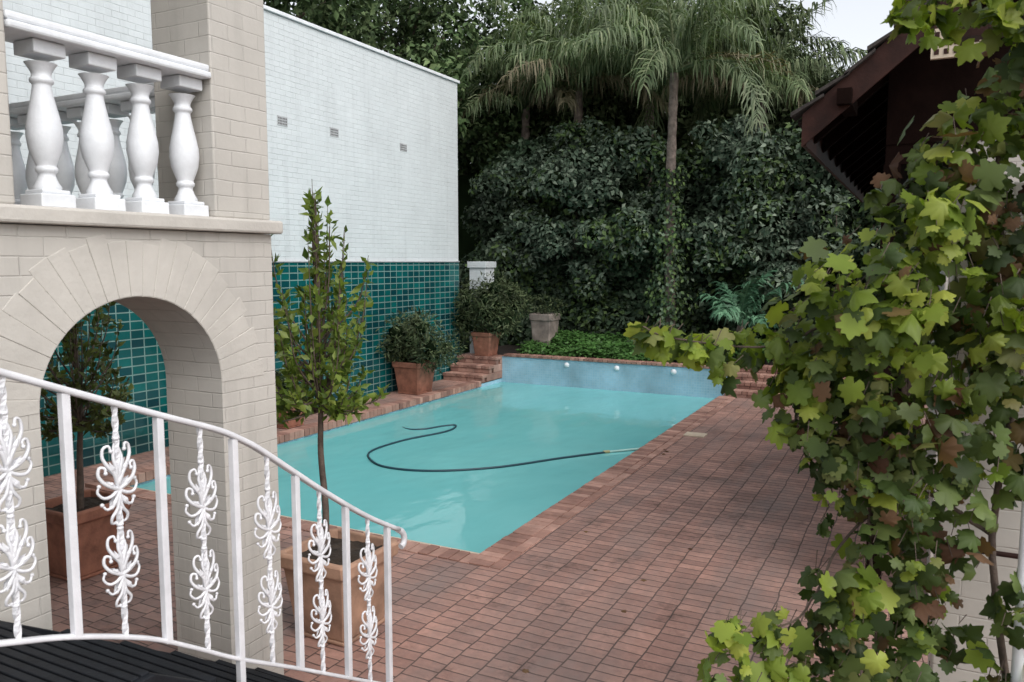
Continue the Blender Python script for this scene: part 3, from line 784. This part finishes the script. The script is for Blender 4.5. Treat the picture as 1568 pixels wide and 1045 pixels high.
# ------------------------------------------------------------ pool house roof
ph = empty('pool_house')
b = MB()
EX, EZ, RXr, RZ, Y0r, Y1r = -.86, 3.74, 1.6, 5.83, 6.45, 13.0
sl = (RZ-EZ)/(RXr-EX)
def slab(b, off, th, y0, y1, x0, m):
    x1 = RXr; za = EZ+sl*(x0-EX)+off; zb = RZ+off
    vs = [(x0,y0,za),(x1,y0,zb),(x1,y1,zb),(x0,y1,za),(x0,y0,za+th),(x1,y0,zb+th),(x1,y1,zb+th),(x0,y1,za+th)]
    b.add(vs, [(0,3,2,1),(4,5,6,7),(0,1,5,4),(1,2,6,5),(2,3,7,6),(3,0,4,7)], m)
    vm = [(2*RXr-v[0], v[1], v[2]) for v in vs]
    b.add(vm, [(0,1,2,3),(7,6,5,4),(4,5,1,0),(5,6,2,1),(6,7,3,2),(7,4,0,3)], m)
slab(b, 0, .03, Y0r+.03, Y1r, EX+.02, 1)
n = 15
for i in range(n):
    t0 = i/n; x0 = EX-.06+(RXr-EX+.06)*t0; x1 = EX-.06+(RXr-EX+.06)*(t0+1.25/n); x1 = min(x1, RXr)
    for mir in (0, 1):
        y = Y0r-.05
        while y < Y1r+.05:
            w = random.uniform(.16, .26); k = random.uniform(-.02, .03); za = EZ+sl*(x0-EX)+.075+k; zb = EZ+sl*(x1-EX)+.045
            vs = [(x0-k,y,za),(x0-k,y+w-.008,za),(x1,y+w-.008,zb),(x1,y,zb),(x0-k,y,za+.03),(x0-k,y+w-.008,za+.03),(x1,y+w-.008,zb+.02),(x1,y,zb+.02)]
            if mir: vs = [(2*RXr-v[0], v[1], v[2]) for v in vs]
            b.add(vs, [(0,1,2,3),(4,7,6,5),(0,4,5,1),(1,5,6,2),(2,6,7,3),(3,7,4,0)], 2); y += w
def barge(y0, y1, off, dep, m):
    vs = []
    for y in (y0, y1):
        vs += [(EX,y,EZ+off-dep),(RXr,y,RZ+off-dep),(RXr,y,RZ+off),(EX,y,EZ+off)]
    b.add(vs, [(0,1,2,3),(7,6,5,4),(0,4,5,1),(1,5,6,2),(2,6,7,3),(3,7,4,0)], m)
    vm = [(2*RXr-v[0], v[1], v[2]) for v in vs]; b.add(vm, [(3,2,1,0),(4,5,6,7),(1,5,4,0),(2,6,5,1),(3,7,6,2),(0,4,7,3)], m)
barge(Y0r, Y0r+.03, .06, .24, 0)
b.box(EX, EX+.03, Y0r+.032, Y1r, EZ-.17, EZ+.02, 0)
for k in (.12, .45, .78):
    x = EX+(RXr-EX)*k; z = EZ+sl*(x-EX)-.09
    b.box(x-.05, x+.05, Y0r-.09, Y0r+.5, z-.06, z+.05, 1)
y = Y0r+.5
while y < Y1r:
    vs = []
    for yy in (y, y+.06): vs += [(EX+.035,yy,EZ-.12+.03),(RXr,yy,RZ-.12),(RXr,yy,RZ-.003),(EX+.035,yy,EZ+.027)]
    b.add(vs, [(0,1,2,3),(7,6,5,4),(0,4,5,1),(1,5,6,2),(2,6,7,3),(3,7,4,0)], 1); y += .6
b.obj('roof', [M_brown, M_dark, M_rooft], ph)
b = MB()
b.box(.15, 3.0, 6.95, 12.6, 0, 3.6)
b.obj('walls', [M_house], ph, bevel=.01)
b = MB()
b.add([(-.3,6.93,3.6),(3.5,6.93,3.6),(3.5,6.93,4.2),(1.6,6.93,5.8),(-.3,6.93,4.2)], [(0,1,2,3,4)])
b.box(-.3, .148, 6.94, 12.6, 3.45, 3.6)
for y in (7.0, 9.8, 12.4): b.box(-.31, -.19, y-.06, y+.06, 0, 3.45)
b.obj('gable_boards', [M_dark], ph)
b = MB()
b.box(-.02, .36, 6.40, 6.44, 4.10, 4.30, 0)
for i in range(6):
    for k in range(3): b.box(.0+i*.06, .0+i*.06+.03, 6.394, 6.399, 4.125+k*.058, 4.125+k*.058+.035, 1)
b.obj('vent_panel', [M_cream, M_brown], ph)

b = MB(); b.box(.12, .75, 4.15, 4.75, 0, 3.05); b.obj('brick_pillar', [M_house], None, bevel=.01)
pg = empty('pergola'); b = MB()
b.sweep([(.40, 3.55, 0), (.40, 3.55, 3.75)], .022, 10, 0)
b.sweep([(1.9, 3.55, 0), (1.9, 3.55, 3.75)], .022, 10, 0)
for x in (.15, .65, 1.2, 1.8): b.box(x-.03, x+.03, 2.9, 5.2, 3.86, 3.95, 1)
b.box(.1, 2.2, 3.5, 3.6, 3.75, 3.86, 1); b.box(.1, 2.2, 4.4, 4.5, 3.75, 3.86, 1)
b.sweep([(-.1, 4.0, 1.42), (1.9, 4.0, 1.42)], .012, 6, 1)
b.obj('frame', [M_white, M_brown], pg)

# ------------------------------------------------------------ grapevine
gv = empty('grape_vine')
B = [(-.27,3.68,2.48,.27,0),(.015,3.73,2.65,.32,0),(.183,3.75,3.05,.25,0),(.30,3.85,3.35,.18,0),(-.45,3.68,2.30,.18,1),(-.62,3.60,2.28,.12,1),(-.785,3.5,2.30,.085,1),(-.88,3.46,2.33,.06,1),(-1.0,3.40,2.36,.045,1),(-1.07,3.37,2.39,.03,1),
     (-.26,3.63,2.09,.24,0),(0,3.66,2.11,.33,0),(.265,3.7,2.28,.30,0),(-.15,3.61,1.72,.20,0),(.04,3.64,1.68,.24,0),(-.10,3.6,1.36,.22,0),(-.27,3.49,1.15,.14,0),(-.5,3.34,1.15,.08,1),(-.62,3.25,1.17,.065,1),
     (-.62,3.2,.98,.11,1),(-.45,3.35,.93,.14,1),(-.10,3.58,1.01,.26,0),(.1,3.63,1.22,.13,0),(.42,3.5,1.35,.10,0),(.36,3.45,1.05,.12,0),(-.07,3.46,3.66,.07,1),(.08,3.53,3.64,.10,1),(.25,3.6,3.66,.13,1),(.38,3.7,3.5,.14,0),(.333,3.66,2.62,.25,0),(.36,3.7,2.95,.20,0),
     (-.1,3.62,.72,.24,0),(.12,3.7,.6,.16,0),(.05,3.55,1.95,.22,0),(.40,3.6,1.9,.12,0),(-.36,3.66,2.02,.13,0),(-.40,3.6,2.2,.12,1),(-.05,3.7,2.92,.12,0),(.06,3.75,3.15,.09,0),(.6,3.8,2.6,.3,0),(.7,3.8,3.1,.3,0),
     (-.42,3.66,2.10,.14,1),(-.2,3.45,2.58,.17,1),(.3,3.45,2.45,.12,1),(-.05,3.42,2.45,.12,1),(.05,3.45,2.85,.11,1),(-.25,3.5,1.92,.13,0),(-.2,3.45,1.35,.10,1)]
P = []; N = []; MI = []
for (x, y, z, r, young) in B:
    n = int(122*(r/.3)**1.65)+8
    for i in range(n):
        d = Vector((random.gauss(0, 1), random.gauss(0, 1), random.gauss(0, 1))).normalized(); f = random.random()**.42*1.32
        P.append((x+d.x*r*f, y+d.y*r*f*.9, z+d.z*r*f*1.05)); N.append((d.x*.7-.15, d.y*.5-.45, d.z*.3+.1))
        u = random.random(); brown = .15 if (x > .1 and z > 2.0) else .06
        if young: MI.append(1 if u < .7 else 0)
        else: MI.append(2 if (u < brown) else (1 if (u > .88 or (z > 2.1 and x < .2 and d.z > 0 and u > .48)) else 0))  # upper-left clump tops take the yellow-green leaf as painted light
P = np.array(P); N = norm(np.array(N))
leaves('vine_leaves', P, N, rng.uniform(.045, .112, len(P)), GRAPE, [ML_vine, ML_vine2, ML_dry], gv, wn=.5, down=.6, up=.3, midx=np.array(MI), curl=1.0)
b = MB()
stems = [[(.45,3.6,0),(.40,3.62,.8),(.3,3.66,1.6),(.35,3.7,2.3),(.25,3.75,3.0),(.3,3.7,3.8)],
 [(.35,3.7,2.3),(.05,3.72,2.5),(-.3,3.68,2.45),(-.6,3.58,2.33),(-.98,3.41,2.37),(-1.08,3.36,2.42)],
 [(.3,3.66,1.6),(.0,3.65,1.75),(-.25,3.6,1.5),(-.4,3.45,1.2),(-.66,3.22,1.16)],
 [(.05,3.72,2.5),(-.1,3.6,2.1),(-.15,3.6,1.6),(-.1,3.6,1.0),(-.12,3.6,.5)],
 [(-.3,3.68,2.45),(-.35,3.62,2.1),(-.3,3.6,1.7)],
 [(.3,3.7,3.75),(.1,3.55,3.7),(-.1,3.45,3.68)], [(.25,3.75,3.0),(.1,3.7,3.2),(.0,3.7,3.05)]]
for i, s in enumerate(stems):
    p = catmull(s, 8); k = len(p); r0 = .02 if i == 0 else .009
    b.sweep([(q.x+random.uniform(-.006, .006), q.y+random.uniform(-.006, .006), q.z) for q in p], [r0*(1-.6*j/(k-1)) for j in range(k)], 6)
for i in range(0, len(P), 3):
    q = Vector(P[i]); t = q+Vector((random.uniform(-.03, .03)+(.02 if q.x < 0 else 0), random.uniform(.02, .07), random.uniform(.02, .08)))
    b.sweep([tuple(q), tuple(t)], [.0016, .0024], 3)
b.obj('vine_stems', [M_bark], gv)

n = 14
P = np.stack([rng.uniform(-3.1, -.4, n), rng.uniform(4.5, 15, n), np.full(n, .008)], 1)
P = np.concatenate([P, np.array([(-3.15, 10.9, .012), (-3.1, 10.75, .012), (-3.0, 10.6, .012), (-3.2, 11.0, .02)])])
leaves('fallen_leaves', P, np.tile([0, 0, 1.], (len(P), 1)), rng.uniform(.03, .065, len(P)), GRAPE, [ML_dry], None, wn=.95, down=0, up=1)

# ------------------------------------------------------------ light, sky, camera
w = bpy.data.worlds.new('World'); scn.world = w; w.use_nodes = True
nt = w.node_tree; nt.nodes.clear()
wo = nt.nodes.new('ShaderNodeOutputWorld'); bg = nt.nodes.new('ShaderNodeBackground')
sky = nt.nodes.new('ShaderNodeTexSky'); sky.sky_type = 'NISHITA'; sky.sun_disc = False
sd = Vector((.75, -.35, .95)).normalized()
sky.sun_elevation = math.asin(sd.z); sky.sun_rotation = math.atan2(sd.x, sd.y)
sky.dust_density = 3.0; sky.air_density = 1.0
hs = nt.nodes.new('ShaderNodeHueSaturation'); hs.inputs['Saturation'].default_value = .22; hs.inputs['Value'].default_value = 1.78
nt.links.new(sky.outputs[0], hs.inputs['Color']); nt.links.new(hs.outputs[0], bg.inputs[0]); nt.links.new(bg.outputs[0], wo.inputs[0])
bg.inputs[1].default_value = .15
sl_ = bpy.data.lights.new('sun', 'SUN'); sl_.energy = .5; sl_.angle = math.radians(50); sl_.color = (1, .95, .88)
so = bpy.data.objects.new('sun', sl_); COL.objects.link(so); so.rotation_euler = sd.to_track_quat('Z', 'Y').to_euler()
so.location = (6, -4, 10)

cam = bpy.data.cameras.new('camera'); co = bpy.data.objects.new('camera', cam); COL.objects.link(co)
cam.lens = 28.0; cam.sensor_width = 36; cam.clip_end = 1500; cam.clip_start = .05
cam.dof.use_dof = True; cam.dof.focus_distance = 8.0; cam.dof.aperture_fstop = 5.0
co.location = (0, 0, 2.7); co.rotation_euler = (math.radians(84.3), 0, math.radians(27.2))
scn.camera = co
scn.view_settings.view_transform = 'Standard'; scn.view_settings.look = 'None'; scn.view_settings.exposure = 0
